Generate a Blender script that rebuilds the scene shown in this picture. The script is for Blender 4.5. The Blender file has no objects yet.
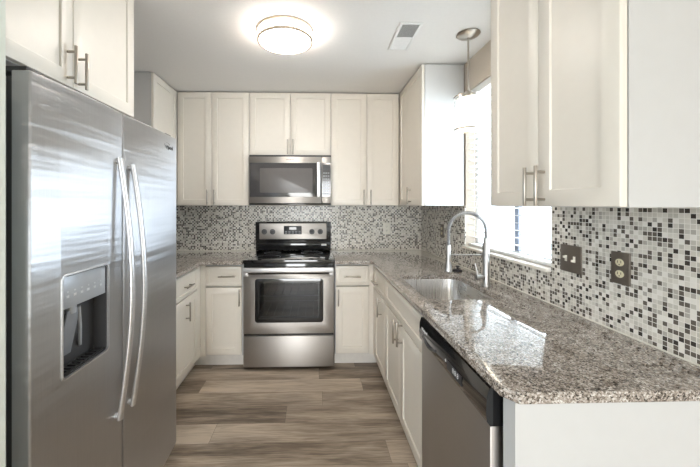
import bpy, bmesh, math, random
from mathutils import Vector, Matrix
random.seed(7)
PI = math.pi
C = bpy.context.scene.collection
sc = bpy.context.scene

# ------------------------------------------------------------ camera
cam_d = bpy.data.cameras.new('camera'); cam = bpy.data.objects.new('camera', cam_d); C.objects.link(cam)
cam.location = (0.215, -3.41, 1.385); cam.rotation_euler = (PI/2, 0, -0.0293)
cam_d.sensor_width = 36; cam_d.lens = 327/700*36
cam_d.shift_x = 25.8/700; cam_d.shift_y = -28.7/700
cam_d.clip_start = 0.05
sc.camera = cam
sc.view_settings.view_transform = 'Standard'; sc.view_settings.look = 'None'
sc.view_settings.gamma = 1; sc.view_settings.use_curve_mapping = False
sc.view_settings.exposure = 1.86

# ------------------------------------------------------------ daylight
SKY = 1.6
W = bpy.data.worlds.new('daylight'); sc.world = W; W.use_nodes = True
wn = W.node_tree; wn.nodes.clear()
wo = wn.nodes.new('ShaderNodeOutputWorld'); wb = wn.nodes.new('ShaderNodeBackground')
wb.inputs[0].default_value = (0.70, 0.85, 1.0, 1); wb.inputs[1].default_value = SKY
wn.links.new(wb.outputs[0], wo.inputs[0])

def area(name, loc, rot, sx, sy, power, col=(1, 1, 1), portal=False):
    l = bpy.data.lights.new(name, 'AREA'); l.shape = 'RECTANGLE'; l.size = sx; l.size_y = sy
    l.energy = power; l.color = col
    o = bpy.data.objects.new(name, l); C.objects.link(o); o.location = loc; o.rotation_euler = rot
    if portal: l.cycles.is_portal = True
    return o
area('daylight_patio_door', (0.05, -7.40, 1.10), (PI/2, 0, 0), 1.6, 2.05, 33, (1.0, 0.97, 0.93))
area('added_living_fill', (-3.12, -5.1, 1.45), (0, -PI/2, 0), 1.5, 3.2, 4, (1.0, 0.97, 0.92))  # added fill from an unseen opening, brightens the surfaces facing left
area('daylight_kitchen_window', (1.49, -1.44, 1.64), (0, PI/2, 0), 1.1, 0.86, 8, (0.80, 0.90, 1.0))

# ------------------------------------------------------------ node helpers
def new_mat(name):
    m = bpy.data.materials.new(name); m.use_nodes = True
    return m, m.node_tree, m.node_tree.nodes['Principled BSDF']
def N(nt, t, **k):
    n = nt.nodes.new(t)
    for a, b in k.items(): setattr(n, a, b)
    return n
def L(nt, a, b): nt.links.new(a, b)
def math_(nt, op, a, b=None, c=None):
    n = N(nt, 'ShaderNodeMath', operation=op)
    for i, v in enumerate((a, b, c)):
        if v is None: continue
        if isinstance(v, (int, float)): n.inputs[i].default_value = v
        else: L(nt, v, n.inputs[i])
    return n.outputs[0]
def ramp(nt, fac, stops, interp='LINEAR'):
    n = N(nt, 'ShaderNodeValToRGB'); r = n.color_ramp; r.interpolation = interp
    while len(r.elements) < len(stops): r.elements.new(0.5)
    for e, (p, c) in zip(r.elements, stops):
        e.position = p; e.color = (c[0], c[1], c[2], 1)
    L(nt, fac, n.inputs[0]); return n.outputs[0]
def objco(nt):
    return N(nt, 'ShaderNodeTexCoord').outputs['Object']
def mapped(nt, scale, loc=(0, 0, 0)):
    m = N(nt, 'ShaderNodeMapping'); L(nt, objco(nt), m.inputs[0])
    m.inputs['Scale'].default_value = scale; m.inputs['Location'].default_value = loc
    return m.outputs[0]
def noise(nt, vec, scale, detail=3, rough=0.5):
    n = N(nt, 'ShaderNodeTexNoise'); L(nt, vec, n.inputs['Vector'])
    n.inputs['Scale'].default_value = scale; n.inputs['Detail'].default_value = detail
    n.inputs['Roughness'].default_value = rough
    return n.outputs['Fac']
def bump(nt, h, strength, dist, p):
    b = N(nt, 'ShaderNodeBump'); b.inputs['Strength'].default_value = strength
    b.inputs['Distance'].default_value = dist; L(nt, h, b.inputs['Height']); L(nt, b.outputs[0], p.inputs['Normal'])

def simple(name, col, rough=0.5, metal=0.0, nscale=30, var=0.03, bmp=0.0, coat=0.0, spec=0.5):
    m, nt, p = new_mat(name)
    f = noise(nt, objco(nt), nscale)
    lo = [max(0, c*(1-var)) for c in col]; hi = [min(1, c*(1+var)) for c in col]
    L(nt, ramp(nt, f, [(0.3, lo), (0.7, hi)]), p.inputs['Base Color'])
    p.inputs['Roughness'].default_value = rough; p.inputs['Metallic'].default_value = metal
    p.inputs['Coat Weight'].default_value = coat; p.inputs['Specular IOR Level'].default_value = spec
    if bmp: bump(nt, f, bmp, 0.001, p)
    return m
def steel(name, col=(0.60, 0.60, 0.60), rough=0.26, brush=(1, 1, 260), wave=0.0, wavescale=(1.2, 1.2, 9), aniso=0.0, rot=0.0):
    m, nt, p = new_mat(name)
    if aniso:
        tg = N(nt, 'ShaderNodeTangent', direction_type='RADIAL', axis='Z'); L(nt, tg.outputs[0], p.inputs['Tangent'])
        p.inputs['Anisotropic'].default_value = aniso; p.inputs['Anisotropic Rotation'].default_value = rot
    f = noise(nt, mapped(nt, brush), 3, 4)
    L(nt, ramp(nt, f, [(0.25, [c*0.93 for c in col]), (0.75, [min(1, c*1.05) for c in col])]), p.inputs['Base Color'])
    p.inputs['Metallic'].default_value = 1
    L(nt, math_(nt, 'MULTIPLY_ADD', f, 0.12, rough-0.06), p.inputs['Roughness'])
    if wave:
        w = noise(nt, mapped(nt, wavescale), 1.0, 3, 0.55)
        bump(nt, w, wave, 0.02, p)
    else: bump(nt, f, 0.05, 0.0005, p)
    return m
def emis(name, col, strength, base=(0.9, 0.9, 0.9)):
    m, nt, p = new_mat(name)
    p.inputs['Base Color'].default_value = (*base, 1); p.inputs['Roughness'].default_value = 0.4
    p.inputs['Emission Color'].default_value = (*col, 1)
    f = noise(nt, objco(nt), 6); L(nt, math_(nt, 'MULTIPLY_ADD', f, strength*0.1, strength*0.95), p.inputs['Emission Strength'])
    return m
def glassy(name, tint=(1, 1, 1), gloss=0.12, grough=0.02):
    m = bpy.data.materials.new(name); m.use_nodes = True; nt = m.node_tree; nt.nodes.clear()
    o = N(nt, 'ShaderNodeOutputMaterial'); mx = N(nt, 'ShaderNodeMixShader')
    t = N(nt, 'ShaderNodeBsdfTransparent'); t.inputs[0].default_value = (*tint, 1)
    g = N(nt, 'ShaderNodeBsdfGlossy'); g.inputs['Roughness'].default_value = grough
    fr = N(nt, 'ShaderNodeFresnel'); fr.inputs[0].default_value = 1.45
    ge = N(nt, 'ShaderNodeNewGeometry'); front = math_(nt, 'SUBTRACT', 1.0, ge.outputs['Backfacing'])
    L(nt, math_(nt, 'MULTIPLY', math_(nt, 'ADD', fr.outputs[0], gloss-0.04), front), mx.inputs[0])
    L(nt, t.outputs[0], mx.inputs[1]); L(nt, g.outputs[0], mx.inputs[2]); L(nt, mx.outputs[0], o.inputs[0])
    return m

def mosaic(name, axes, k1=0.14, k2=0.25, par=0.0):
    m, nt, p = new_mat(name)
    s = N(nt, 'ShaderNodeSeparateXYZ'); L(nt, objco(nt), s.inputs[0])
    pitch = 0.0158
    u = math_(nt, 'DIVIDE', s.outputs[axes[0]], pitch); v = math_(nt, 'DIVIDE', s.outputs[axes[1]], pitch)
    fu, fv = math_(nt, 'FLOOR', u), math_(nt, 'FLOOR', v)
    cb = N(nt, 'ShaderNodeCombineXYZ'); L(nt, fu, cb.inputs[0]); L(nt, fv, cb.inputs[1]); cb.inputs[2].default_value = axes[0]*17.3
    wn_ = N(nt, 'ShaderNodeTexWhiteNoise', noise_dimensions='3D'); L(nt, cb.outputs[0], wn_.inputs['Vector'])
    val = wn_.outputs['Value']
    if par:
        pa = math_(nt, 'ABSOLUTE', math_(nt, 'MODULO', math_(nt, 'ADD', fu, fv), 2.0))      # dark chips rarely touch side to side
        val = math_(nt, 'MULTIPLY_ADD', math_(nt, 'SUBTRACT', pa, 0.5), par, val)
        val = math_(nt, 'MINIMUM', math_(nt, 'MAXIMUM', val, 0.0), 1.0)
    col = ramp(nt, val, [
        (0.0, (0.050, 0.043, 0.037)), (k1*0.55, (0.13, 0.112, 0.092)), (k2, (0.46, 0.43, 0.38)),
        (0.40, (0.58, 0.55, 0.485)), (0.52, (0.66, 0.625, 0.555)), (0.72, (0.72, 0.685, 0.615)), (0.88, (0.82, 0.79, 0.73))], 'CONSTANT')
    # grout mask
    du = math_(nt, 'ABSOLUTE', math_(nt, 'SUBTRACT', math_(nt, 'FRACT', u), 0.5))
    dv = math_(nt, 'ABSOLUTE', math_(nt, 'SUBTRACT', math_(nt, 'FRACT', v), 0.5))
    g = math_(nt, 'GREATER_THAN', math_(nt, 'MAXIMUM', du, dv), 0.44)
    mx = N(nt, 'ShaderNodeMix', data_type='RGBA'); L(nt, g, mx.inputs['Factor'])
    L(nt, col, mx.inputs['A']); mx.inputs['B'].default_value = (0.80, 0.77, 0.71, 1)
    L(nt, mx.outputs['Result'], p.inputs['Base Color'])
    L(nt, math_(nt, 'MULTIPLY_ADD', g, 0.5, 0.22), p.inputs['Roughness'])
    bump(nt, math_(nt, 'SUBTRACT', 1.0, g), 0.25, 0.001, p)
    return m

def granite():
    m, nt, p = new_mat('speckled_granite')
    co = objco(nt)
    def vor(scale):
        n = N(nt, 'ShaderNodeTexVoronoi'); L(nt, co, n.inputs['Vector']); n.inputs['Scale'].default_value = scale
        s = N(nt, 'ShaderNodeSeparateColor'); L(nt, n.outputs['Color'], s.inputs[0]); return s.outputs[0]
    a = vor(225); b = vor(420); c = noise(nt, co, 22, 4, 0.6)
    v = math_(nt, 'ADD', math_(nt, 'MULTIPLY', a, 0.60), math_(nt, 'MULTIPLY', b, 0.25))
    v = math_(nt, 'ADD', v, math_(nt, 'MULTIPLY', math_(nt, 'SUBTRACT', c, 0.5), 0.65))
    col = ramp(nt, v, [(0.0, (0.022, 0.019, 0.018)), (0.19, (0.06, 0.05, 0.043)), (0.27, (0.19, 0.158, 0.13)),
        (0.40, (0.31, 0.262, 0.222)), (0.56, (0.43, 0.378, 0.332)), (0.70, (0.58, 0.535, 0.49)), (0.86, (0.80, 0.775, 0.74))])
    L(nt, col, p.inputs['Base Color'])
    p.inputs['Roughness'].default_value = 0.045; p.inputs['Specular IOR Level'].default_value = 0.5
    p.inputs['Coat Weight'].default_value = 0.5; p.inputs['Coat Roughness'].default_value = 0.015
    return m

def planks():
    m, nt, p = new_mat('vinyl_plank_floor')
    s = N(nt, 'ShaderNodeSeparateXYZ'); L(nt, objco(nt), s.inputs[0])
    X, Y = s.outputs[0], s.outputs[1]
    v = math_(nt, 'DIVIDE', math_(nt, 'ADD', Y, 0.81+0.172*30), 0.172)
    row = math_(nt, 'FLOOR', v)                      # row 29 lies in front of the range, 28 next ...
    w1 = N(nt, 'ShaderNodeTexWhiteNoise', noise_dimensions='1D'); L(nt, row, w1.inputs['W'])
    # joint of each row near the range, measured from the photograph
    off = w1.outputs['Value']
    for r, j in ((29, 0.579), (27, 0.025), (26, -0.401), (25, 0.629), (28, -0.95), (30, 0.25)):
        is_r = math_(nt, 'COMPARE', row, float(r), 0.1)
        tgt = ((-j+12.2) / 1.22) % 1.0
        off = math_(nt, 'ADD', math_(nt, 'MULTIPLY', off, math_(nt, 'SUBTRACT', 1.0, is_r)), math_(nt, 'MULTIPLY', is_r, tgt))
    u = math_(nt, 'ADD', math_(nt, 'DIVIDE', math_(nt, 'ADD', X, 12.2), 1.22), off)
    u = math_(nt, 'ADD', u, 0.0)
    colm = math_(nt, 'FLOOR', u)
    cb = N(nt, 'ShaderNodeCombineXYZ'); L(nt, row, cb.inputs[0]); L(nt, colm, cb.inputs[1]); cb.inputs[2].default_value = 3.0
    wn_ = N(nt, 'ShaderNodeTexWhiteNoise', noise_dimensions='3D'); L(nt, cb.outputs[0], wn_.inputs['Vector'])
    pr = wn_.outputs['Value']
    def stretched(sx, sy, sc_, det, k):
        c2 = N(nt, 'ShaderNodeCombineXYZ')
        L(nt, math_(nt, 'MULTIPLY', X, sx), c2.inputs[0]); L(nt, math_(nt, 'MULTIPLY', Y, sy), c2.inputs[1])
        L(nt, math_(nt, 'MULTIPLY', pr, k), c2.inputs[2])
        n = N(nt, 'ShaderNodeTexNoise'); L(nt, c2.outputs[0], n.inputs['Vector'])
        n.inputs['Scale'].default_value = sc_; n.inputs['Detail'].default_value = det; n.inputs['Roughness'].default_value = 0.6
        n.inputs['Distortion'].default_value = 0.6
        return n.outputs['Fac']
    broad = stretched(1.0, 7.0, 1.6, 4, 60)
    fine = stretched(3.0, 60.0, 2.2, 6, 30)
    t = math_(nt, 'ADD', math_(nt, 'MULTIPLY', pr, 0.42), math_(nt, 'MULTIPLY', broad, 0.95))
    t = math_(nt, 'ADD', t, math_(nt, 'MULTIPLY', fine, 0.66))
    t = math_(nt, 'SUBTRACT', t, 0.50)
    col = ramp(nt, t, [(0.18, (0.095, 0.070, 0.052)), (0.36, (0.22, 0.170, 0.127)), (0.52, (0.38, 0.306, 0.235)), (0.75, (0.60, 0.50, 0.395))])
    fu = math_(nt, 'FRACT', u); fv = math_(nt, 'FRACT', v)
    ju = math_(nt, 'LESS_THAN', fu, 0.0018); jv = math_(nt, 'LESS_THAN', fv, 0.012)
    j = math_(nt, 'MULTIPLY', math_(nt, 'MAXIMUM', ju, jv), 0.6)
    mx = N(nt, 'ShaderNodeMix', data_type='RGBA'); L(nt, j, mx.inputs['Factor'])
    L(nt, col, mx.inputs['A']); mx.inputs['B'].default_value = (0.045, 0.037, 0.03, 1)
    L(nt, mx.outputs['Result'], p.inputs['Base Color'])
    p.inputs['Roughness'].default_value = 0.42
    bump(nt, math_(nt, 'SUBTRACT', fine, j), 0.15, 0.001, p)
    return m

M = dict(
    ceiling=simple('ceiling_paint', (0.82, 0.805, 0.785), 0.9, nscale=60, var=0.01),
    wall=simple('greige_wall_paint', (0.56, 0.49, 0.41), 0.85, nscale=80, var=0.02, bmp=0.05),
    pale_wall=simple('pale_wall_paint', (0.74, 0.77, 0.70), 0.85, nscale=80, var=0.02),
    floor=planks(),
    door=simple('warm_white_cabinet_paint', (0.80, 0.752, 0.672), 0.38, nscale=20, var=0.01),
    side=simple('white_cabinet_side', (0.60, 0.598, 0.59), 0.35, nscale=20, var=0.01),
    inner=simple('cabinet_interior', (0.55, 0.50, 0.43), 0.6),
    toe=simple('white_toe_kick', (0.80, 0.765, 0.71), 0.5),
    nickel=steel('brushed_nickel', (0.44, 0.40, 0.35), 0.33, (200, 200, 4)),
    steel=steel('stainless_steel', (0.47, 0.445, 0.42), 0.46, (2, 2, 260), aniso=0.75, rot=0.25),
    fridge=steel('fridge_stainless', (0.55, 0.56, 0.585), 0.38, (260, 260, 2), wave=0.30, wavescale=(0.5, 0.5, 9), aniso=0.96),
    fridge_side=simple('fridge_grey_side', (0.42, 0.42, 0.42), 0.35, 0.6),
    chrome=steel('satin_chrome_handle', (0.74, 0.74, 0.75), 0.38, (2, 2, 60)),
    faucet=steel('brushed_faucet_steel', (0.46, 0.445, 0.43), 0.34, (60, 60, 8)),
    sink=steel('sink_stainless', (0.58, 0.56, 0.54), 0.28, (200, 3, 3)),
    black=simple('black_gloss_enamel', (0.012, 0.012, 0.013), 0.10, var=0.1, coat=0.6),
    blackglass=simple('black_ceramic_glass', (0.008, 0.008, 0.009), 0.05, var=0.1, coat=1.0),
    darkgrey=simple('dark_grey_plastic', (0.05, 0.05, 0.053), 0.4),
    midgrey=simple('grey_plastic', (0.25, 0.26, 0.28), 0.4),
    silver=simple('silver_plastic', (0.42, 0.44, 0.47), 0.35, 0.3),
    mwglass=simple('microwave_grey_glass', (0.055, 0.053, 0.055), 0.10, coat=0.8),
    mwscreen=simple('microwave_window_mesh', (0.12, 0.11, 0.105), 0.28),
    ovenglass=glassy('tinted_oven_glass', (0.42, 0.44, 0.48), 0.07, 0.03),
    rack=simple('oven_rack_wire', (0.5, 0.49, 0.47), 0.3, 0.8),
    cavity=simple('oven_enamel', (0.10, 0.095, 0.09), 0.5),
    display=simple('dark_display', (0.02, 0.022, 0.026), 0.35),
    white=simple('white_mark', (0.78, 0.78, 0.78), 0.5),
    vinyl=simple('white_vinyl', (0.80, 0.80, 0.79), 0.4),
    slat=simple('white_blind_slat', (0.82, 0.82, 0.80), 0.45),
    bronze=simple('pewter_wall_plate', (0.17, 0.145, 0.12), 0.42, 0.55, nscale=60),
    cream=simple('cream_plastic', (0.72, 0.66, 0.46), 0.4),
    ivory=simple('ivory_plastic', (0.80, 0.77, 0.68), 0.4),
    slot=simple('dark_slot', (0.03, 0.025, 0.02), 0.6),
    rubber=simple('black_rubber', (0.02, 0.018, 0.022), 0.45),
    granite=granite(),
    tile_back=mosaic('mosaic_glass_tile_back', (0, 2), 0.14, 0.345, 0.36), tile_side=mosaic('mosaic_glass_tile_side', (1, 2), 0.17, 0.32, 0.14),
    lamp=emis('lit_lamp_glass', (1.0, 0.92, 0.85), 8.8), lamp_band=emis('lit_lamp_band', (1.0, 0.96, 0.9), 2.4),
    pend=emis('lit_pendant_glass', (1.0, 0.88, 0.68), 0.55),
    bulb=emis('lit_bulb', (1.0, 0.9, 0.75), 2.5),
    clear=glassy('clear_glass', (0.97, 0.97, 0.95), 0.08), pane=glassy('window_glass', (1, 1, 1), 0.05),
    duct=simple('duct_grey', (0.16, 0.155, 0.15), 0.7),
    mullion=simple('shade_tinted_sash', (0.16, 0.18, 0.23), 0.5),  # white vinyl mullion with its backlit shade put into the colour
    palebtn=simple('pale_grey_print', (0.58, 0.60, 0.62), 0.4),
    ringmetal=simple('pale_brass_ring', (0.62, 0.52, 0.42), 0.35, 0.7),
    ground=simple('pale_ground', (0.45, 0.47, 0.42), 0.9, nscale=2, var=0.2),
)

# ------------------------------------------------------------ mesh helpers
class MB:
    def __init__(s): s.bm = bmesh.new()
    def _merge(s, t):
        me = bpy.data.meshes.new('t'); t.to_mesh(me); t.free(); s.bm.from_mesh(me); bpy.data.meshes.remove(me)
    def box(s, x0, x1, y0, y1, z0, z1, bev=0.0, seg=2, mat=None):
        t = bmesh.new(); bmesh.ops.create_cube(t, size=1)
        for v in t.verts:
            v.co = Vector(((x0+x1)/2+v.co.x*(x1-x0), (y0+y1)/2+v.co.y*(y1-y0), (z0+z1)/2+v.co.z*(z1-z0)))
        if bev: bmesh.ops.bevel(t, geom=t.edges[:], offset=bev, segments=seg, affect='EDGES', profile=0.5)
        if mat is not None: bmesh.ops.transform(t, matrix=mat, verts=t.verts[:])
        s._merge(t); return s
    def cyl(s, p0, p1, r, seg=20, r2=None, caps=True, bev=0.0):
        p0, p1 = Vector(p0), Vector(p1); d = p1-p0
        t = bmesh.new(); bmesh.ops.create_cone(t, cap_ends=caps, segments=seg, radius1=r, radius2=r if r2 is None else r2, depth=d.length)
        if bev:
            es = [e for e in t.edges if abs(e.verts[0].co.z-e.verts[1].co.z) < 1e-6]
            bmesh.ops.bevel(t, geom=es, offset=bev, segments=2, affect='EDGES', profile=0.5)
        q = Vector((0, 0, 1)).rotation_difference(d.normalized()).to_matrix().to_4x4()
        bmesh.ops.transform(t, matrix=Matrix.Translation((p0+p1)/2) @ q, verts=t.verts[:]); s._merge(t); return s
    def lathe(s, prof, c=(0, 0, 0), seg=48):
        vs = []
        for i in range(seg):
            a = 2*PI*i/seg
            vs.append([s.bm.verts.new((c[0]+r*math.cos(a), c[1]+r*math.sin(a), c[2]+z)) for r, z in prof])
        n = len(prof)
        for i in range(seg):
            A, B = vs[i], vs[(i+1) % seg]
            for k in range(n-1): s.bm.faces.new((A[k], B[k], B[k+1], A[k+1]))
        bmesh.ops.remove_doubles(s.bm, verts=s.bm.verts[:], dist=1e-6)
        return s
    def tube(s, pts, r, seg=10, flat=1.0, up=(0, 0, 1)):
        pts = [Vector(p) for p in pts]; rings = []
        for i, p in enumerate(pts):
            d = (pts[min(i+1, len(pts)-1)]-pts[max(i-1, 0)]).normalized()
            a = d.cross(Vector(up))
            if a.length < 1e-3: a = d.cross(Vector((0, 1, 0)))
            a.normalize(); b = d.cross(a).normalized()
            rr = r[i] if isinstance(r, (list, tuple)) else r
            rings.append([s.bm.verts.new(p+a*math.cos(2*PI*k/seg)*rr+b*math.sin(2*PI*k/seg)*rr*flat) for k in range(seg)])
        for A, B in zip(rings, rings[1:]):
            for k in range(seg): s.bm.faces.new((A[k], A[(k+1) % seg], B[(k+1) % seg], B[k]))
        s.bm.faces.new(rings[0]); s.bm.faces.new(list(reversed(rings[-1]))); return s
    def prism(s, poly, z0, z1, bev=0.0):
        t = bmesh.new()
        lo = [t.verts.new((x, y, z0)) for x, y in poly]; hi = [t.verts.new((x, y, z1)) for x, y in poly]
        n = len(poly); t.faces.new(list(reversed(lo))); t.faces.new(hi)
        for i in range(n): t.faces.new((lo[i], lo[(i+1) % n], hi[(i+1) % n], hi[i]))
        bmesh.ops.recalc_face_normals(t, faces=t.faces[:])
        if bev:
            es = [e for e in t.edges if abs(e.verts[0].co.z-e.verts[1].co.z) < 1e-6]
            bmesh.ops.bevel(t, geom=es, offset=bev, segments=3, affect='EDGES', profile=0.5)
        s._merge(t); return s
    def shaker(s, x0, x1, z0, z1, t=0.02, st=0.057, rec=0.007, y=0.0):
        """door slab with front at y and back at y+t; recessed flat centre panel"""
        x0 += 0.0015; x1 -= 0.0015; z0 += 0.0015; z1 -= 0.0015; b = 0.002
        b_ = s.bm
        def ring(dx, yy): return [b_.verts.new(q) for q in ((x0+dx, yy, z0+dx), (x1-dx, yy, z0+dx), (x1-dx, yy, z1-dx), (x0+dx, yy, z1-dx))]
        rs = [ring(0, y+t), ring(0, y+b), ring(b*0.4, y+b*0.4), ring(b, y), ring(st-0.0015, y), ring(st, y+0.0015), ring(st+0.001, y+rec)]
        b_.faces.new(rs[0])
        for A, B in zip(rs, rs[1:]):
            for k in range(4): b_.faces.new((A[k], A[(k+1) % 4], B[(k+1) % 4], B[k]))
        b_.faces.new(rs[-1]); bmesh.ops.recalc_face_normals(b_, faces=b_.faces[:]); return s
    def build(s, name, mat, parent=None, smooth=True, xf=None):
        if xf is not None: bmesh.ops.transform(s.bm, matrix=xf, verts=s.bm.verts[:])
        me = bpy.data.meshes.new(name); s.bm.normal_update(); s.bm.to_mesh(me); s.bm.free()
        o = bpy.data.objects.new(name, me); C.objects.link(o)
        if mat: me.materials.append(M[mat] if isinstance(mat, str) else mat)
        if smooth:
            for p in me.polygons: p.use_smooth = True
            me.set_sharp_from_angle(angle=math.radians(35))
        if parent: o.parent = parent
        return o
def box(name, mat, a, parent=None, bev=0.0, **k): return MB().box(*a, bev=bev).build(name, mat, parent, **k)
def cut(o, *cutters):
    for c in cutters:
        co = c.build('cutter', None); co.parent = o.parent
        m = o.modifiers.new('b', 'BOOLEAN'); m.operation = 'DIFFERENCE'; m.object = co; m.solver = 'EXACT'
        bpy.context.view_layer.update()
        dg = bpy.context.evaluated_depsgraph_get()
        me = bpy.data.meshes.new_from_object(o.evaluated_get(dg)); o.modifiers.clear(); old = o.data; o.data = me
        bpy.data.meshes.remove(old); bpy.data.objects.remove(co)
        for p in o.data.polygons: p.use_smooth = True
        o.data.set_sharp_from_angle(angle=math.radians(35))
    return o
def tag(o, label=None, cat=None, group=None):
    if label: o['label'] = label
    if cat: o['category'] = cat
    if group: o['group'] = group
    return o
def thing(name, label, cat, loc=(0, 0, 0), rz=0.0, group=None):
    o = bpy.data.objects.new(name, None); C.objects.link(o); o.location = loc; o.rotation_euler = (0, 0, rz)
    o.empty_display_size = 0.1
    return tag(o, label, cat, group)
def struct(o): o['kind'] = 'structure'; return o
def text(name, s, size, mat, parent, loc, rot, depth=0.0005):
    cu = bpy.data.curves.new('txt', 'FONT'); cu.body = s; cu.size = size; cu.extrude = depth
    cu.align_x = 'CENTER'; cu.align_y = 'CENTER'
    t = bpy.data.objects.new('txt', cu); C.objects.link(t); bpy.context.view_layer.update()
    me = bpy.data.meshes.new_from_object(t.evaluated_get(bpy.context.evaluated_depsgraph_get()))
    bpy.data.objects.remove(t); me.materials.clear(); me.materials.append(M[mat])
    o = bpy.data.objects.new(name, me); C.objects.link(o); o.parent = parent; o.location = loc; o.rotation_euler = rot
    return o
def rrect(x0, x1, y0, y1, r, n=6):
    rs = r if isinstance(r, (list, tuple)) else [r]*4
    out = []
    for (cx, cy, a0, rr) in ((x1-rs[0], y1-rs[0], 0, rs[0]), (x0+rs[1], y1-rs[1], PI/2, rs[1]), (x0+rs[2], y0+rs[2], PI, rs[2]), (x1-rs[3], y0+rs[3], 1.5*PI, rs[3])):
        for i in range(n+1):
            a = a0+PI/2*i/n; out.append((cx+rr*math.cos(a), cy+rr*math.sin(a)))
    return out

# ------------------------------------------------------------ room
LX, RX, CZ = -1.394, 1.346, 2.447
WY0, WY1, WZ0, WZ1 = -1.885, -1.000, 1.065, 2.225        # window opening
BY = -7.5
struct(box('floor', 'floor', (-3.2, 3.2, BY-0.12, 0.12, -0.1, 0.0), smooth=False))
struct(box('ceiling', 'ceiling', (-3.2, 3.2, BY-0.12, 0.12, CZ, CZ+0.1), smooth=False))
struct(box('wall_back', 'wall', (LX-0.12, RX+0.12, 0.0, 0.12, 0, CZ), smooth=False))
struct(box('wall_left', 'wall', (LX-0.12, LX, -2.61, 0.0, 0, CZ), smooth=False))
struct(box('wall_left_return', 'pale_wall', (-3.2, -0.52, -2.73, -2.61, 0, CZ), smooth=False))
wr = MB()
wr.box(RX, RX+0.12, WY1, 0.0, 0, CZ).box(RX, RX+0.12, -3.3, WY0, 0, CZ)
wr.box(RX, RX+0.12, WY0, WY1, 0, WZ0).box(RX, RX+0.12, WY0, WY1, WZ1, CZ)
struct(wr.build('wall_right', 'wall', smooth=False))
struct(box('wall_right_return', 'pale_wall', (RX+0.12, 3.2, -3.3, -3.18, 0, CZ), smooth=False))
wl = MB().box(-3.32, -3.2, BY, -6.75, 0, CZ).box(-3.32, -3.2, -3.45, -2.61, 0, CZ).box(-3.32, -3.2, -6.75, -3.45, 0, 0.65).box(-3.32, -3.2, -6.75, -3.45, 2.25, CZ)
struct(wl.build('wall_far_left', 'pale_wall', smooth=False))
wf2 = MB()
for y in (-6.75, -5.13, -3.51): wf2.box(-3.29, -3.23, y, y+0.06, 0.65, 2.25)
wf2.box(-3.29, -3.23, -6.69, -3.51, 0.65, 0.71).box(-3.29, -3.23, -6.69, -3.51, 2.19, 2.25)
struct(wf2.build('added_window_2', 'vinyl', smooth=False))  # added window out of view, put in to go with the left fill
struct(box('wall_far_right', 'pale_wall', (3.2, 3.32, BY, -3.18, 0, CZ), smooth=False))
wb_ = MB(); PX0, PX1, PZ = -0.8, 0.9, 2.15
wb_.box(-3.2, PX0, BY-0.12, BY, 0, CZ).box(PX1, 3.2, BY-0.12, BY, 0, CZ).box(PX0, PX1, BY-0.12, BY, PZ, CZ)
struct(wb_.build('wall_front', 'pale_wall', smooth=False))
pd = MB()
for x in (PX0, 0.02, PX1-0.06): pd.box(x, x+0.06, BY-0.08, BY-0.02, 0, PZ)
pd.box(PX0, PX1, BY-0.08, BY-0.02, PZ-0.06, PZ).box(PX0, PX1, BY-0.08, BY-0.02, 0, 0.06)
struct(pd.build('door_1', 'vinyl', smooth=False))
struct(box('ground_outside', 'ground', (-14, 14, -24, 12, -0.3, -0.15), smooth=False))

# window: jamb, sashes with centre mullion, glass, sill
wroot = MB()
X0, X1 = RX+0.075, RX+0.115
wroot.box(X0, X1, WY0, WY1, WZ0, WZ0+0.045).box(X0, X1, WY0, WY1, WZ1-0.045, WZ1)
wroot.box(X0, X1, WY0, WY0+0.04, WZ0+0.045, WZ1-0.045).box(X0, X1, WY1-0.04, WY1, WZ0+0.045, WZ1-0.045)
win = struct(wroot.build('window_1', 'vinyl', smooth=False))
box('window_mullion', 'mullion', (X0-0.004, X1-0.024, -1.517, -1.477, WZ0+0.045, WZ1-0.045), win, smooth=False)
pn = box('glass_pane', 'pane', (RX+0.093, RX+0.096, WY0+0.041, WY1-0.041, WZ0+0.046, WZ1-0.046), win, smooth=False)
sill = MB().box(RX-0.034, RX+0.074, WY0-0.004, WY1+0.001, WZ0-0.001, WZ0+0.016, bev=0.004)
struct(sill.build('trim_1', 'door'))

# blinds
bl = thing('window_blind', 'white horizontal slatted blind hanging in the window above the sink', 'window blind', (RX+0.040, (WY0+WY1)/2, WZ1))
hw = (WY1-WY0)/2-0.006
box('head_rail', 'slat', (-0.028, 0.028, -hw, hw, -0.050, -0.003), bl, bev=0.002)
sl = MB(); zz = -0.085
while WZ1+zz > WZ0+0.06:
    sl.box(-0.0245, 0.0245, -hw, hw, -0.0015, 0.0015, mat=Matrix.Translation((0, 0, zz)) @ Matrix.Rotation(math.radians(5), 4, 'Y'))
    zz -= 0.043
sl.build('slats', 'slat', bl, smooth=False)
box('bottom_rail', 'slat', (-0.024, 0.024, -hw, hw, WZ0-WZ1+0.020, WZ0-WZ1+0.036), bl, bev=0.002)
for yy in (-0.33, 0.02, 0.34):
    MB().cyl((-0.027, yy, -0.05), (-0.027, yy, WZ0-WZ1+0.036), 0.0012, 6).build('ladder_cord', 'slat', bl)

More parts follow.
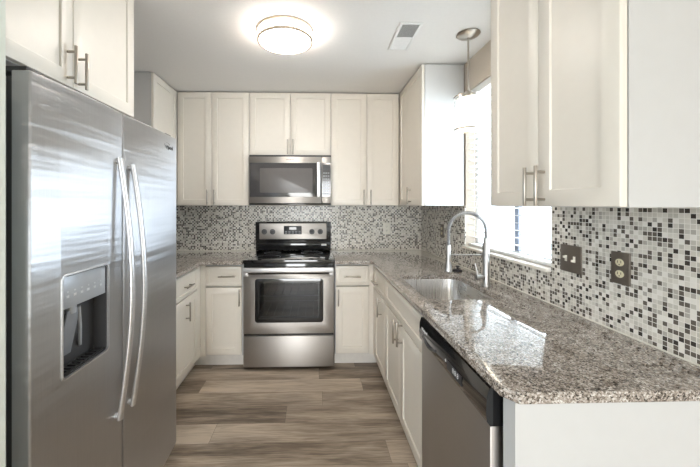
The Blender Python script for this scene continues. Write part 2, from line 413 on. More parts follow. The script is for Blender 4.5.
# ------------------------------------------------------------ tiled backsplash
TZ = 0.9142
tb_ = tag(box('tile_backsplash', 'tile_back', (LX+0.009, RX-0.009, -0.008, -0.0005, TZ, 1.3775), smooth=False),
    'grey, cream and charcoal mosaic tile backsplash behind the range', 'backsplash')
ts = MB()
ts.box(RX-0.008, RX-0.0005, WY1+0.002, -0.0005, TZ, 1.3775)
ts.box(RX-0.008, RX-0.0005, WY0-0.005, WY1+0.002, TZ, WZ0-0.002)
ts.box(RX-0.008, RX-0.0005, -3.29, WY0-0.005, TZ, 1.3775)
tr_ = tag(ts.build('tile_backsplash', 'tile_side', smooth=False),
    'mosaic tile backsplash on the window wall around the switch and outlet plates', 'backsplash')
tag(box('tile_backsplash', 'tile_side', (LX+0.0005, LX+0.008, -1.60, -0.0005, TZ, 1.3775), smooth=False),
    'mosaic tile backsplash on the left wall, beside the refrigerator', 'backsplash')

box('caulk_bead', 'ivory', (RX-0.012, RX-0.0082, -2.60, -0.009, TZ, TZ+0.005), tr_, smooth=False)
box('caulk_bead', 'ivory', (0.388, RX-0.0125, -0.012, -0.0082, TZ, TZ+0.005), tb_, smooth=False)
box('caulk_bead', 'ivory', (LX+0.0125, -0.388, -0.012, -0.0082, TZ, TZ+0.005), tb_, smooth=False)

# ------------------------------------------------------------ cabinets
def handle(parent, x, z, vertical=True, ln=0.140, y=0.0, r=0.006, out=0.032, mat='nickel'):
    m = MB(); h = ln/2; k = 0.048
    if vertical:
        m.cyl((x, y-out, z-h), (x, y-out, z+h), r, 16, bev=0.001)
        for q in (-k, k): m.cyl((x, y-0.0003, z+q), (x, y-out, z+q), 0.0048, 12)
    else:
        m.cyl((x-h, y-out, z), (x+h, y-out, z), r, 16, bev=0.001)
        for q in (-k, k): m.cyl((x+q, y-0.0003, z), (x+q, y-out, z), 0.0048, 12)
    return m.build('handle', mat, parent)
def cabinet(name, label, cat, loc, rz, w, d, z0, z1, fronts, toe=False, fillers=(), body='side', open_top=False, group=None, toe_x=None):
    """local frame: front at y=0 facing -y; x along the width; carcass from y=.021 to d"""
    t = thing(name, label, cat, loc, rz, group)
    b = MB(); T = 0.016; f = 0.0235; zb = z0 if not toe else 0.105
    b.box(0.0005, T, f, d, zb, z1).box(w-T, w-0.0005, f, d, zb, z1).box(T, w-T, f, d, zb, zb+T).box(T, w-T, d-0.008, d, zb+T, z1)
    if not open_top: b.box(T, w-T, f, d-0.008, z1-T, z1)
    else: b.box(T, w-T, f, f+0.02, z1-0.03, z1)
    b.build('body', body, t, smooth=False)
    tx = toe_x or (0.0005, w-0.0005)
    if toe: box('toe_kick', 'toe', (tx[0], tx[1], 0.075, d-0.02, 0.001, 0.1045), t, smooth=False)
    for (xa, xb, za, zb2) in fillers:
        box('filler_strip', 'door', (xa, xb, 0.004, f-0.0002, za, zb2), t, smooth=False)
    for fr in fronts:
        kind, xa, xb, za, zb2 = fr[:5]
        st = 0.057 if kind == 'door' else 0.030
        if kind == 'panel': st = 0.045
        o = MB().shaker(xa, xb, za, zb2, st=st).build({'door': 'door', 'drawer': 'drawer', 'panel': 'false_front'}[kind], 'door', t)
        if len(fr) > 5: handle(o, fr[5], fr[6], fr[7])
    return t
UB, UT, UM = 1.378, 2.438, 1.848
# upper cabinets on the back wall (front faces -y): door face plane y = -.33
cabinet('upper_cabinet', 'tall white upper cabinet with two doors, left of the microwave', 'cabinet', (-1.0635, -0.33, 0), 0, 0.6655, 0.329, UB, UT,
        [('door', 0.0, 0.313, UB, UT, 0.284, UB+0.078, True), ('door', 0.312, 0.664, UB, UT, 0.348, UB+0.078, True)])
cabinet('upper_cabinet', 'short white two door cabinet directly above the microwave', 'cabinet', (-0.397, -0.33, 0), 0, 0.765, 0.329, UM, UT,
        [('door', 0, 0.383, UM, UT, 0.360, UM+0.078, True), ('door', 0.383, 0.765, UM, UT, 0.410, UM+0.078, True)])
cabinet('upper_cabinet', 'tall white upper cabinet with two doors, right of the microwave', 'cabinet', (0.369, -0.33, 0), 0, 0.647, 0.329, UB, UT,
        [('door', 0, 0.341, UB, UT, 0.309, UB+0.078, True), ('door', 0.341, 0.645, UB, UT, 0.374, UB+0.078, True)])
# right wall, far (faces -x): local x runs towards the camera
cabinet('upper_cabinet', 'white corner upper cabinet with plain white end panel, beside the window', 'cabinet', (1.018, -0.001, 0), -PI/2, 0.984, 0.319, UB, UT,
        [('door', 0.331, 0.984, UB, UT, 0.705, UB+0.083, True)])
# right wall, near
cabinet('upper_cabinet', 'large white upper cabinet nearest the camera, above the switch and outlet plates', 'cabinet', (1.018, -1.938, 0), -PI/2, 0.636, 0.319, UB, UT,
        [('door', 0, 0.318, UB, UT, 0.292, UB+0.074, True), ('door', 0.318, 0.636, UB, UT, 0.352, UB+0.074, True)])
# left wall, beyond the fridge (faces +x): local x runs away from the camera
cabinet('upper_cabinet', 'white upper cabinet on the left wall, mostly hidden behind the refrigerator', 'cabinet', (-1.064, -0.773, 0), PI/2, 0.772, 0.329, UB, UT,
        [('door', 0, 0.441, UB, UT, 0.03, UB+0.078, True)])
# over the fridge
cabinet('upper_cabinet', 'deep white two door cabinet mounted above the refrigerator', 'cabinet', (-0.700, -2.572, 0), PI/2, 0.850, 0.692, 1.826, UT,
        [('door', 0, 0.430, 1.826, UT, 0.400, 1.826+0.078, True), ('door', 0.430, 0.850, 1.826, UT, 0.457, 1.826+0.074, True)])

BT = 0.883
DZ0, DZ1, RZ0, RZ1 = 0.115, 0.688, 0.694, 0.866
# base, back left and back right
cabinet('base_cabinet', 'narrow white base cabinet with drawer and door, just left of the range', 'cabinet', (-0.742, -0.63, 0), 0, 0.352, 0.629, 0, BT,
        [('drawer', 0.040, 0.342, RZ0, RZ1, 0.222, 0.783, False), ('door', 0.040, 0.342, DZ0, DZ1, 0.326, 0.607, True)], toe=True, toe_x=(-0.074, 0.3515),
        fillers=[(-0.005, 0.039, 0.107, BT)])
cabinet('base_cabinet', 'narrow white base cabinet with drawer and door, just right of the range', 'cabinet', (0.388, -0.63, 0), 0, 0.325, 0.629, 0, BT,
        [('drawer', 0.006, 0.292, RZ0, RZ1, 0.147, 0.775, False), ('door', 0.006, 0.292, DZ0, DZ1, 0.028, 0.600, True)], toe=True,
        toe_x=(0.0005, 0.400), fillers=[(0.293, 0.3300, 0.107, BT)])
# left run (faces +x)
cabinet('base_cabinet', 'white base cabinet in the left corner with drawer and tall door handle', 'cabinet', (-0.744, -1.170, 0), PI/2, 0.537, 0.629, 0, BT,
        [('drawer', 0.004, 0.470, RZ0, RZ1, 0.245, 0.775, False), ('door', 0.004, 0.470, DZ0, DZ1, 0.228, 0.587, True)], toe=True,
        toe_x=(0.0005, 0.613), fillers=[(0.472, 0.5430, 0.107, BT)])
# right run (faces -x)
cabinet('base_cabinet', 'white base cabinet in the right corner with small drawer above narrow door', 'cabinet', (0.715, -0.632, 0), -PI/2, 0.467, 0.602, 0, BT,
        [('drawer', 0.060, 0.466, RZ0, RZ1, 0.160, 0.755, False), ('door', 0.060, 0.466, DZ0, DZ1, 0.348, 0.615, True)], toe=True,
        toe_x=(-0.076, 0.4665), fillers=[(-0.005, 0.059, 0.107, BT)])
cabinet('sink_cabinet', 'white sink base cabinet with two doors under a long false drawer front', 'cabinet', (0.715, -1.100, 0), -PI/2, 0.827, 0.602, 0, BT,
        [('panel', 0.002, 0.824, RZ0, RZ1), ('door', 0.002, 0.413, DZ0, DZ1, 0.371, 0.628, True), ('door', 0.413, 0.824, DZ0, DZ1, 0.458, 0.645, True)], toe=True, open_top=True)

# peninsula end panel with its return strip facing the aisle
ep = MB().prism([(0.722, -2.598), (1.335, -2.598), (1.335, -2.580), (0.742, -2.580), (0.742, -2.545), (0.722, -2.545)], 0.001, BT, bev=0.0)
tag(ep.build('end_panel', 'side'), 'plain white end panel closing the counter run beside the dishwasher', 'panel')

# ------------------------------------------------------------ countertops
def counter(name, label, poly, holes=()):
    o = MB().prism(poly, 0.884, 0.914, bev=0.004).build(name, 'granite')
    if holes: cut(o, *holes)
    return tag(o, label, 'countertop')
counter('granite_countertop', 'speckled grey brown granite countertop left of the range, running behind the refrigerator',
        [(-0.386, -0.002), (-1.385, -0.002), (-1.385, -1.58), (-0.722, -1.58), (-0.722, -0.695), (-0.700, -0.672), (-0.386, -0.672)])
SX0, SX1, SY0, SY1 = 0.778, 1.172, -1.806, -1.232
sinkpoly = rrect(SX0, SX1, SY0, SY1, [0.07, 0.04, 0.08, 0.05], 8)
hole = MB().prism(sinkpoly, 0.86, 0.94)
counter('granite_countertop', 'long speckled granite countertop with the sink, reflecting the window',
        [(0.386, -0.672), (0.683, -0.672), (0.699, -0.690), (0.699, -2.568), (0.728, -2.607), (1.337, -2.607), (1.337, -0.002), (0.386, -0.002)][::-1], [hole])

# ------------------------------------------------------------ sink
sk = thing('undermount_sink', 'stainless steel undermount sink set in the granite below the window', 'sink', (0.972, -1.519, 0.66))
def loop(poly, z, inset, c=(0.972, -1.519)):
    out = []
    for x, y in poly:
        dx, dy = x-c[0], y-c[1]; sx = 1-inset/0.20; sy = 1-inset/0.287
        out.append((dx*sx, dy*sy, z-0.66))
    return out
b = bmesh.new()
levels = [(0.8825, -0.008), (0.8825, 0.001), (0.875, 0.002), (0.72, 0.012), (0.705, 0.020), (0.698, 0.04), (0.694, 0.12)]
rings = [[b.verts.new(q) for q in loop(sinkpoly, z, i)] for z, i in levels]
for A, B in zip(rings, rings[1:]):
    n = len(A)
    for k in range(n): b.faces.new((A[k], B[k], B[(k+1) % n], A[(k+1) % n]))
b.faces.new(rings[-1]); bmesh.ops.recalc_face_normals(b, faces=b.faces[:])
m_ = MB(); m_.bm.free(); m_.bm = b
so = m_.build('basin', 'sink', sk)
md = so.modifiers.new('s', 'SOLIDIFY'); md.thickness = 0.0015; md.offset = 1
MB().lathe([(0.0, 0.039), (0.020, 0.039), (0.022, 0.037), (0.040, 0.038), (0.043, 0.036), (0.043, 0.0348)], (0.02, 0.0, 0)).build('drain', 'chrome', sk)

# ------------------------------------------------------------ faucet
FX, FY = 1.212, -1.535
fa = thing('spring_faucet', 'tall brushed steel pull-down spring faucet behind the sink', 'faucet', (FX, FY, 0.9145))
MB().lathe([(0, 0), (0.0245, 0), (0.0245, 0.006), (0.021, 0.012), (0.0190, 0.02), (0.0190, 0.235), (0.013, 0.250), (0.013, 0.275), (0, 0.275)]).build('body', 'faucet', fa)
AR = 0.1075
arc = []
for i in range(241):
    t = i/240
    if t < 0.12: arc.append((0, 0, 0.272+t/0.12*0.045))
    elif t < 0.84:
        a = (t-0.12)/0.72*PI; arc.append((-AR+AR*math.cos(a), 0.018*math.sin(a/2), 0.317+AR*1.0*math.sin(a)))
    else: arc.append((-2*AR, 0.018, 0.317-(t-0.84)/0.16*0.085))
MB().tube([(x, y, z) for x, y, z in arc[::4]], 0.0058, 10, up=(0, 1, 0)).build('hose', 'midgrey', fa)
coil = []; turns = 58; ns = turns*10
pv = [Vector(q) for q in arc]
for i in range(ns+1):
    s_ = i/ns*240; k = min(int(s_), 239); p = pv[k].lerp(pv[k+1], s_-k)
    d = (pv[min(k+2, 240)]-pv[max(k-1, 0)]).normalized(); a = d.cross(Vector((0, 1, 0))).normalized(); bb = d.cross(a)
    th = 2*PI*turns*i/ns
    coil.append(p+(a*math.cos(th)+bb*math.sin(th))*0.0100)
MB().tube(coil, 0.0021, 6, up=(0.3, 0.2, 1)).build('spring', 'faucet', fa)
hx, hy = -2*AR, 0.018
MB().lathe([(0, 0.235), (0.012, 0.235), (0.014, 0.225), (0.0125, 0.15), (0.018, 0.11), (0.022, 0.082), (0.018, 0.078), (0, 0.078)], (hx, hy, 0)).build('spray_head', 'faucet', fa)
MB().tube([(0, 0, 0.178), (-0.1, 0.008, 0.178), (hx, hy, 0.178)], 0.0042, 8).lathe([(0.0193, 0.166), (0.0215, 0.166), (0.0215, 0.190), (0.0193, 0.190)]).build('support_arm', 'faucet', fa)
MB().cyl((-0.010, -0.0, 0.050), (-0.062, -0.006, 0.052), 0.0150, 20, bev=0.002).build('valve', 'faucet', fa)
MB().tube([(-0.052, -0.006, 0.060), (-0.058, -0.004, 0.10), (-0.066, 0.0, 0.128)], [0.0048, 0.004, 0.0036], 8, up=(0, 1, 0)).build('lever', 'faucet', fa)

# black stopper on the counter beyond the sink
st = thing('sink_stopper', 'small black rubber sink stopper lying on the counter beside the faucet', 'sink stopper', (1.225, -1.125, 0.9145))
MB().lathe([(0, 0), (0.030, 0), (0.033, 0.004), (0.031, 0.012), (0.012, 0.017), (0, 0.018)]).build('disc', 'rubber', st)
MB().lathe([(0, 0.018), (0.006, 0.018), (0.006, 0.028), (0.014, 0.032), (0.013, 0.038), (0, 0.040)]).build('knob', 'rubber', st)

# ------------------------------------------------------------ range
rg = thing('electric_range', 'stainless steel and black electric range with glass cooktop on the back wall', 'range', (0, -0.005, 0))
b = MB(); hw = 0.378
b.box(-hw, -hw+0.02, -0.62, -0.03, 0.02, 0.895).box(hw-0.02, hw, -0.62, -0.03, 0.02, 0.895).box(-hw+0.02, hw-0.02, -0.05, -0.03, 0.02, 0.895)
b.box(-hw+0.02, hw-0.02, -0.62, -0.05, 0.02, 0.30)
b.box(-hw+0.02, hw-0.02, -0.62, -0.05, 0.82, 0.895)
b.box(-hw+0.05, hw-0.05, -0.57, -0.08, 0.0005, 0.02)
b.build('body', 'darkgrey', rg, smooth=False)
cv = MB().box(-hw+0.021, -0.29, -0.618, -0.051, 0.301, 0.819).box(0.29, hw-0.021, -0.618, -0.051, 0.301, 0.819).box(-0.29, 0.29, -0.10, -0.051, 0.301, 0.819)
cv.box(-0.29, 0.29, -0.618, -0.10, 0.301, 0.33).build('oven_cavity', 'cavity', rg, smooth=False)
for z in (0.43, 0.608):
    r = MB(); r.cyl((-0.285, -0.60, z), (0.285, -0.60, z), 0.0055, 8).cyl((-0.285, -0.14, z), (0.285, -0.14, z), 0.003, 8)
    for i in range(9): r.cyl((-0.272+i*0.068, -0.60, z), (-0.272+i*0.068, -0.14, z), 0.0018, 6)
    r.build('oven_rack', 'rack', rg)
MB().prism(rrect(-0.383, 0.383, -0.668, -0.028, 0.012), 0.896, 0.924, bev=0.004).build('cooktop', 'blackglass', rg)
for x, y, r in ((-0.19, -0.50, 0.105), (0.19, -0.50, 0.085), (-0.19, -0.24, 0.08), (0.19, -0.24, 0.105)):
    MB().lathe([(r-0.003, 0.9242), (r, 0.9246), (r+0.001, 0.9242)], (x, y, 0)).build('burner_ring', 'midgrey', rg)
bg = MB().box(-0.380, 0.380, -0.088, -0.004, 0.9245, 1.213, bev=0.008)
bg.box(-0.380, 0.380, -0.100, -0.086, 1.022, 1.213, bev=0.004)
bg.box(-0.372, 0.372, -0.094, -0.086, 0.958, 1.000, bev=0.003)
bg.build('backguard', 'black', rg)
MB().prism(rrect(-0.340, 0.335, 1.040, 1.197, 0.006), 0.0995, 0.1035, bev=0.001).build('control_panel', 'steel', rg, xf=Matrix.Rotation(PI/2, 4, 'X'))
for x in (-0.290, -0.208, 0.188, 0.272):
    k = MB().cyl((x, -0.1036, 1.114), (x, -0.108, 1.114), 0.027, 28).cyl((x, -0.108, 1.114), (x, -0.130, 1.114), 0.020, 28, r2=0.017, bev=0.002)
    k.box(x-0.0035, x+0.0035, -0.134, -0.129, 1.098, 1.130, bev=0.001)
    k.build('knob', 'darkgrey', rg)
ck = box('clock_display', 'display', (-0.095, 0.085, -0.107, -0.1036, 1.088, 1.172), rg, bev=0.002)
box('digit_window', 'black', (-0.040, 0.030, -0.108, -0.107, 1.135, 1.160), ck)
bt = MB()
for i in range(5):
    for j in range(2): bt.box(-0.083+i*0.034, -0.061+i*0.034, -0.1078, -0.107, 1.096+j*0.016, 1.105+j*0.016)
bt.build('buttons', 'midgrey', ck, smooth=False)
for z in (0.980,):
    tag(box('sticker', 'white', (0.285, 0.335, -0.0946, -0.0942, z-0.009, z+0.009), rg), 'small white sticker on the black backguard')
dr = box('oven_door', 'steel', (-0.378, 0.378, -0.667, -0.624, 0.308, 0.806), rg, bev=0.005)
cut(dr, MB().box(-0.262, 0.268, -0.75, -0.55, 0.420, 0.748))
wf = MB().prism(rrect(-0.282, 0.288, 0.402, 0.768, 0.024), 0.6672, 0.6700, bev=0.001).build('window_frame', 'black', dr, xf=Matrix.Rotation(PI/2, 4, 'X'))
cut(wf, MB().box(-0.240, 0.246, -0.75, -0.60, 0.438, 0.732))
box('window_glass', 'ovenglass', (-0.260, 0.266, -0.6665, -0.6625, 0.421, 0.747), dr, smooth=False)
hd = MB().box(-0.375, 0.375, -0.712, -0.690, 0.824, 0.868, bev=0.008, seg=3)
hd.box(-0.372, -0.335, -0.692, -0.6675, 0.792, 0.862, bev=0.003).box(0.335, 0.372, -0.692, -0.6675, 0.792, 0.862, bev=0.003)
hd.build('handle', 'chrome', dr)
box('vent_trim', 'black', (-0.376, 0.376, -0.660, -0.625, 0.812, 0.895), rg, bev=0.003)
box('storage_drawer', 'steel', (-0.378, 0.378, -0.667, -0.624, 0.030, 0.290), rg, bev=0.005)
box('drawer_trim', 'black', (-0.374, 0.374, -0.655, -0.624, 0.2905, 0.3075), rg)

# ------------------------------------------------------------ microwave
mw = thing('microwave', 'stainless over-the-range microwave hanging beneath the short cabinet above the range', 'microwave', (-0.010, -0.010, 1.385))
H = 0.461; w2 = 0.378
box('body', 'darkgrey', (-w2, w2, -0.365, -0.002, 0.012, H), mw, bev=0.003)
box('bottom_vent', 'black', (-w2+0.004, w2-0.004, -0.385, -0.01, 0.0, 0.0115), mw, bev=0.002)
md_ = box('door', 'steel', (-w2, 0.288, -0.398, -0.3655, 0.014, 0.441), mw, bev=0.004)
gl = MB().prism(rrect(-0.366, 0.285, 0.072, 0.384, 0.004), 0.3982, 0.4000, bev=0.0006).build('door_glass', 'mwglass', md_, xf=Matrix.Rotation(PI/2, 4, 'X'))
MB().prism(rrect(-0.275, 0.206, 0.110, 0.335, 0.010), 0.4002, 0.4012, bev=0.0004).build('window', 'mwscreen', md_, xf=Matrix.Rotation(PI/2, 4, 'X'))
hn = MB().box(0.245, 0.277, -0.436, -0.424, 0.070, 0.386, bev=0.005)
hn.box(0.252, 0.270, -0.426, -0.4005, 0.082, 0.102, bev=0.002).box(0.252, 0.270, -0.426, -0.4005, 0.356, 0.374, bev=0.002)
hn.build('handle', 'chrome', md_)
cp = box('control_panel', 'steel', (0.289, w2, -0.398, -0.3655, 0.014, 0.441), mw, bev=0.004)
kp = box('keypad', 'mwglass', (0.294, 0.370, -0.4000, -0.3982, 0.075, 0.384), cp)
box('display', 'display', (0.300, 0.364, -0.4012, -0.4002, 0.322, 0.366), kp)
bt = MB()
for j in range(8):
    for i in range(3): bt.box(0.303+i*0.021, 0.318+i*0.021, -0.4010, -0.4002, 0.096+j*0.027, 0.108+j*0.027)
bt.build('buttons', 'midgrey', kp, smooth=False)
text('logo', 'Whirlpool', 0.018, 'darkgrey', mw, (0.0, -0.3984, 0.414), (PI/2, 0, 0), 0.0003)

# ------------------------------------------------------------ dishwasher (faces -x)
dw = thing('dishwasher', 'stainless dishwasher with black control strip under the near end of the counter', 'dishwasher', (0.700, -1.942, 0), -PI/2)
dd = 0.578
box('tub', 'darkgrey', (0.004, dd-0.004, 0.050, 0.60, 0.10, 0.872), dw)
box('toe_panel', 'black', (0.004, dd-0.004, 0.070, 0.60, 0.002, 0.099), dw)
box('door', 'steel', (0, dd, 0.0, 0.049, 0.118, 0.772), dw, bev=0.004)
pr = [(-0.0, 0.7725), (-0.009, 0.785), (-0.012, 0.815), (-0.009, 0.855), (-0.002, 0.878), (0.049, 0.878), (0.049, 0.7725)]
t = MB(); lo = [t.bm.verts.new((0, y, z)) for y, z in pr]; hi = [t.bm.verts.new((dd, y, z)) for y, z in pr]
for i in range(len(pr)): t.bm.faces.new((lo[i], hi[i], hi[(i+1) % len(pr)], lo[(i+1) % len(pr)]))
t.bm.faces.new(lo); t.bm.faces.new(hi[::-1]); bmesh.ops.recalc_face_normals(t.bm, faces=t.bm.faces[:])
cpn = t.build('control_panel', 'black', dw)
g = MB().tube([(0.05+0.15*i/10, -0.0125+0.002*abs(i-5)/5, 0.812-0.018*math.sin(PI*i/10)) for i in range(11)], 0.006, 8, up=(0, 1, 0)).build('pocket_handle', 'darkgrey', cpn)
ds = box('display', 'display', (0.315, 0.430, -0.0135, -0.0115, 0.800, 0.832), cpn)
text('digits', '8:8 8', 0.024, 'white', cpn, (0.385, -0.0140, 0.818), (PI/2, 0, 0), 0.0003)
text('label_text', '•', 0.04, 'white', cpn, (0.30, -0.0125, 0.822), (PI/2, 0, 0), 0.0003)
text('logo', 'Whirlpool', 0.017, 'white', cpn, (0.066, -0.0110, 0.838), (PI/2-0.1, 0, 0), 0.0003)

# ------------------------------------------------------------ refrigerator (faces +x)
fr = thing('refrigerator', 'large side-by-side stainless refrigerator with ice dispenser, left of the aisle', 'refrigerator', (-0.522, -2.532, 0), PI/2)
# local x: 0 (near) .. .892 (far); local y: 0 front .. .86 back
FW, FS, FH = 0.908, 0.415, 1.738
box('body', 'fridge_side', (0.003, FW-0.003, 0.080, 0.84, 0.03, 1.728), fr, bev=0.004)
box('base_grille', 'darkgrey', (0.012, FW-0.012, 0.070, 0.079, 0.012, 0.105), fr)
for x in (0.08, FW-0.08):
    for y in (0.14, 0.78): MB().cyl((x, y, 0.0005), (x, y, 0.03), 0.018, 12).build('foot', 'darkgrey', fr)
def fdoor(name, xa, xb):
    n = 14; poly = []; r = 0.006; bow = 0.008
    def yf(x): q = (x-(xa+xb)/2)/((xb-xa)/2); return bow*q*q
    poly.append((xb, 0.054)); poly.append((xa, 0.054))
    for i in range(5):
        a = PI/2*i/4; poly.append((xa+r-r*math.cos(a), bow+r-r*math.sin(a)-0.001))
    for i in range(1, n): x = xa+r+(xb-xa-2*r)*i/n; poly.append((x, yf(x)-0.0008))
    for i in range(5):
        a = PI/2*(1-i/4); poly.append((xb-r+r*math.cos(a), bow+r-r*math.sin(a)-0.001))
    return MB().prism(poly, 0.108, FH, bev=0.003).build(name, 'fridge', fr)
d1 = fdoor('freezer_door', 0.0, FS-0.0045); d2 = fdoor('refrigerator_door', FS+0.0045, FW)
gsk = MB().box(0.014, FS-0.012, 0.0542, 0.0798, 0.12, FH-0.012).box(FS-0.012, FS+0.012, 0.0550, 0.0798, 0.12, FH-0.006).box(FS+0.012, FW-0.014, 0.0542, 0.0798, 0.12, FH-0.012)
gsk.build('door_gasket', 'darkgrey', fr, smooth=False)
for x in (0.045, FW-0.045): box('hinge_cover', 'darkgrey', (x-0.03, x+0.03, 0.03, 0.14, FH+0.0005, FH+0.018), fr, bev=0.004)
# dispenser: opening, lining, panel, paddle
A, B_, Z0, Z1 = 0.098, 0.314, 0.868, 1.176
def chamf(a, b_, c, d, k=0.016): return rrect(a, b_, c, d, k, 5)
def yprism(poly, y0, y1, bev=0.0): return MB().prism(poly, -y1, -y0, bev=bev)   # rotated so that z -> -y
RX90 = Matrix.Rotation(PI/2, 4, 'X')
def yp(poly, y0, y1, bev=0.0):
    m = MB().prism(poly, -y1, -y0, bev=bev); bmesh.ops.transform(m.bm, matrix=RX90, verts=m.bm.verts[:]); return m
cut(d1, yp(chamf(A, B_, Z0, Z1), -0.05, 0.0535))
rim = yp(chamf(A-0.003, B_+0.003, Z0-0.003, Z1+0.003), -0.0025, 0.010, 0.001).build('dispenser_trim', 'chrome', d1)
cut(rim, yp(chamf(A+0.003, B_-0.003, Z0+0.003, Z1-0.003), -0.05, 0.10))
lin = yp(chamf(A+0.0005, B_-0.0005, Z0+0.0005, Z1-0.0005), 0.004, 0.0532).build('dispenser_recess', 'darkgrey', d1)
cut(lin, yp(chamf(A+0.006, B_-0.006, Z0+0.006, Z1-0.006, 0.012), -0.05, 0.0505))
pnl = MB().box(A+0.0065, B_-0.0065, 0.006, 0.030, 1.072, Z1-0.0065, bev=0.003).build('dispenser_panel', 'silver', d1)
bt = MB()
for i in range(6): bt.box(0.122+i*0.030, 0.134+i*0.030, 0.0050, 0.0062, 1.104, 1.112, bev=0.0005)
for i in range(6): bt.box(0.124+i*0.030, 0.132+i*0.030, 0.0052, 0.0062, 1.120, 1.124)
bt.build('buttons', 'palebtn', pnl)
pd_ = MB().box(-0.028, 0.028, -0.003, 0.003, -0.16, 0.0, bev=0.002, mat=Matrix.Translation((0.175, 0.022, 1.058)) @ Matrix.Rotation(math.radians(12), 4, 'X'))
pd_.build('dispenser_paddle', 'midgrey', d1)
MB().cyl((0.170, 0.030, 1.074), (0.170, 0.026, 1.045), 0.018, 18, r2=0.013).tube([(0.195, 0.020, 1.06), (0.215, 0.030, 0.99), (0.235, 0.045, 0.92)], 0.005, 8).build('dispenser_nozzle', 'silver', d1)
dt = MB()
for i in range(9): dt.box(A+0.02+i*0.02, A+0.026+i*0.02, 0.010, 0.048, Z0+0.0065, Z0+0.012)
dt.box(A+0.010, B_-0.010, 0.044, 0.048, Z0+0.0065, Z0+0.012).box(A+0.010, B_-0.010, 0.010, 0.014, Z0+0.0065, Z0+0.012)
dt.build('drip_grille', 'darkgrey', d1, smooth=False)
def fhandle(door, x, z0, z1):
    pts = []
    for i in range(33):
        q = i/32; z = z0+(z1-z0)*q
        pts.append((x, -0.010-0.046*math.sin(PI*q), z))
    h = MB().tube(pts, 0.0130, 16, flat=0.7, up=(0, 1, 0))
    for zq in (z0+0.012, z1-0.012): h.cyl((x, 0.006, zq), (x, -0.012, zq), 0.011, 16)
    h.build('handle', 'chrome', door)
fhandle(d1, 0.365, 0.585, 1.560); fhandle(d2, 0.453, 0.585, 1.545)
text('logo', 'Whirlpool', 0.030, 'darkgrey', d2, (0.785, 0.0008, 1.676), (PI/2, 0, 0), 0.0006)
MB().tube([(0.785+0.030*math.cos(a), 0.0014, 1.680+0.016*math.sin(a)) for a in [PI*0.15+i*PI*1.5/20 for i in range(21)]], 0.0009, 6, up=(0, 1, 0)).build('logo_ring', 'darkgrey', d2)

# ------------------------------------------------------------ ceiling light, pendant, register
fl = thing('flush_ceiling_light', 'round lit drum ceiling light with two nickel rings', 'ceiling light', (0.035, -1.405, CZ))
R0 = 0.166
MB().lathe([(0, -0.0008), (R0-0.004, -0.0008), (R0-0.004, -0.010), (0, -0.010)]).build('mounting_plate', 'white', fl)
MB().lathe([(R0-0.010, -0.012), (R0-0.010, -0.060), (R0-0.014, -0.064), (0.10, -0.068), (0.05, -0.070), (0, -0.070)]).build('glass_shade', 'lamp', fl)
for za in (-0.003, -0.055):
    MB().lathe([(R0-0.009, za), (R0+0.002, za), (R0+0.003, za-0.007), (R0+0.002, za-0.014), (R0-0.009, za-0.014), (R0-0.009, za)], seg=64).build('ring', 'ringmetal', fl)
for k in range(3):
    a = 0.5+k*2*PI/3; MB().cyl((R0*0.985*math.cos(a), R0*0.985*math.sin(a), -0.011), (R0*0.985*math.cos(a), R0*0.985*math.sin(a), -0.056), 0.003, 8).build('post', 'nickel', fl)

f2 = fl.copy(); C.objects.link(f2); f2.location = (0.6, -5.3, CZ); f2['label'] = 'lit drum ceiling light of the adjoining room, behind the viewpoint'
for ch in list(fl.children):
    c_ = ch.copy(); C.objects.link(c_); c_.parent = f2

pe = thing('pendant_light', 'small lit pendant lamp with drum shade hanging over the sink', 'pendant lamp', (1.168, -1.408, CZ))
MB().lathe([(0, -0.001), (0.068, -0.001), (0.070, -0.006), (0.060, -0.016), (0.030, -0.026), (0.012, -0.030), (0, -0.031)]).build('canopy', 'nickel', pe)
MB().cyl((0, 0, -0.030), (0, 0, -0.372), 0.0055, 12).build('rod', 'nickel', pe)
MB().lathe([(0, -0.355), (0.018, -0.358), (0.021, -0.37), (0.021, -0.43), (0, -0.432)]).build('socket', 'nickel', pe)
MB().lathe([(0.062, -0.402), (0.064, -0.402), (0.064, -0.592), (0.062, -0.592), (0.062, -0.402)]).build('inner_shade', 'pend', pe)
MB().lathe([(0.080, -0.390), (0.082, -0.390), (0.082, -0.600), (0.080, -0.600), (0.080, -0.390)]).build('glass_shade', 'clear', pe)
for z in (-0.388, -0.592):
    MB().lathe([(0.0825, z), (0.0845, z), (0.0845, z-0.009), (0.0825, z-0.009), (0.0825, z)]).build('ring', 'nickel', pe)
sp = MB()
for k in range(3):
    a = k*2*PI/3+0.4; sp.cyl((0.018*math.cos(a), 0.018*math.sin(a), -0.392), (0.083*math.cos(a), 0.083*math.sin(a), -0.392), 0.002, 6)
sp.build('spider', 'nickel', pe)
MB().lathe([(0, -0.43), (0.012, -0.433), (0.026, -0.47), (0.030, -0.50), (0.022, -0.525), (0, -0.535)], seg=24).build('bulb', 'bulb', pe)

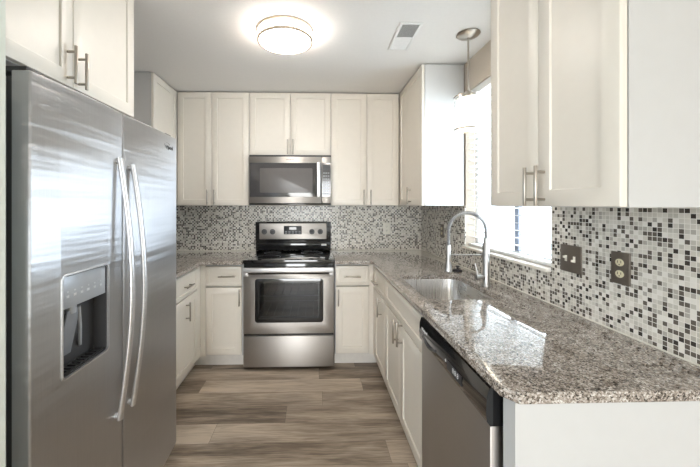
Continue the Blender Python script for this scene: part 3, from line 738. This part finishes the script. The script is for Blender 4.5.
rgx = thing('ceiling_register', 'white ceiling air vent with grey louvers near the window', 'air vent', (0.781, -1.360, CZ), 0.0)
b = MB(); b.box(-0.068, -0.050, -0.165, 0.165, -0.008, -0.0008, bev=0.002).box(0.050, 0.068, -0.165, 0.165, -0.008, -0.0008, bev=0.002)
b.box(-0.050, 0.050, -0.165, -0.147, -0.008, -0.0008, bev=0.002).box(-0.050, 0.050, 0.147, 0.165, -0.008, -0.0008, bev=0.002).box(-0.050, 0.050, -0.004, 0.004, -0.007, -0.0008)
b.build('frame', 'vinyl', rgx)
box('duct_opening', 'duct', (-0.0495, 0.0495, -0.1465, 0.1465, -0.0015, -0.0006), rgx, smooth=False)
lv = MB()
for i in range(14):
    y = -0.141+i*0.0103
    lv.box(-0.0495, 0.0495, -0.0042, 0.0042, -0.0004, 0.0004, mat=Matrix.Translation((0, y, -0.0050)) @ Matrix.Rotation(math.radians(55), 4, 'X'))
for i in range(14):
    y = 0.008+i*0.0103
    lv.box(-0.0495, 0.0495, -0.0064, 0.0064, -0.0004, 0.0004, mat=Matrix.Translation((0, y, -0.0050)) @ Matrix.Rotation(math.radians(-20), 4, 'X'))
lv.build('louvers', 'vinyl', rgx, smooth=False)

# ------------------------------------------------------------ wall plates.  local: faces -y at y=0, centred
def plate(name, label, loc, rz, kind, w=0.074, h=0.118):
    t = thing(name, label, 'wall plate', loc, rz)
    t.location = loc
    MB().box(-w/2, w/2, -0.007, -0.0003, -h/2, h/2, bev=0.003).build('plate', 'bronze' if kind != 'light' else 'ivory', t)
    if kind == 'switch':
        for x in (-0.023, 0.023):
            sgn = 1 if x < 0 else -1
            s = MB().box(x-0.006, x+0.006, -0.0085, -0.0072, -0.013, 0.013)
            s.box(x-0.0045, x+0.0045, -0.020, -0.007, -0.005, 0.005, bev=0.001, mat=Matrix.Translation((0, 0, 0.006*sgn)))
            s.build('toggle', 'ivory', t)
    else:
        for z in (-0.021, 0.021):
            poly = [(0.0165*math.cos(a), 0.0135*math.sin(a)+z) for a in [i*2*PI/20 for i in range(20)]]
            r = yp(poly, -0.0095, -0.0072, 0.0005).build('receptacle', 'cream' if kind == 'outlet' else 'ivory', t)
            MB().box(-0.0075, -0.0055, -0.0099, -0.0094, z-0.002, z+0.007).box(0.0055, 0.0075, -0.0099, -0.0094, z-0.002, z+0.007).cyl((0, -0.0094, z-0.007), (0, -0.0099, z-0.007), 0.0022, 10).build('slots', 'slot', r)
    return t
plate('light_switch', 'dark pewter double switch plate with two ivory toggles, beside the window', (RX-0.008, -2.013, 1.149), -PI/2, 'switch', w=0.117)
plate('electrical_outlet', 'dark pewter outlet plate with two cream sockets under the nearest cabinet', (RX-0.008, -2.246, 1.153), -PI/2, 'outlet')
plate('electrical_outlet', 'dark pewter outlet plate on the window wall near the far corner, behind the faucet', (RX-0.008, -0.568, 1.156), -PI/2, 'outlet')
plate('electrical_outlet', 'pale ivory outlet plate on the tile back wall, right of the range', (0.966, -0.008, 1.137), 0, 'light')
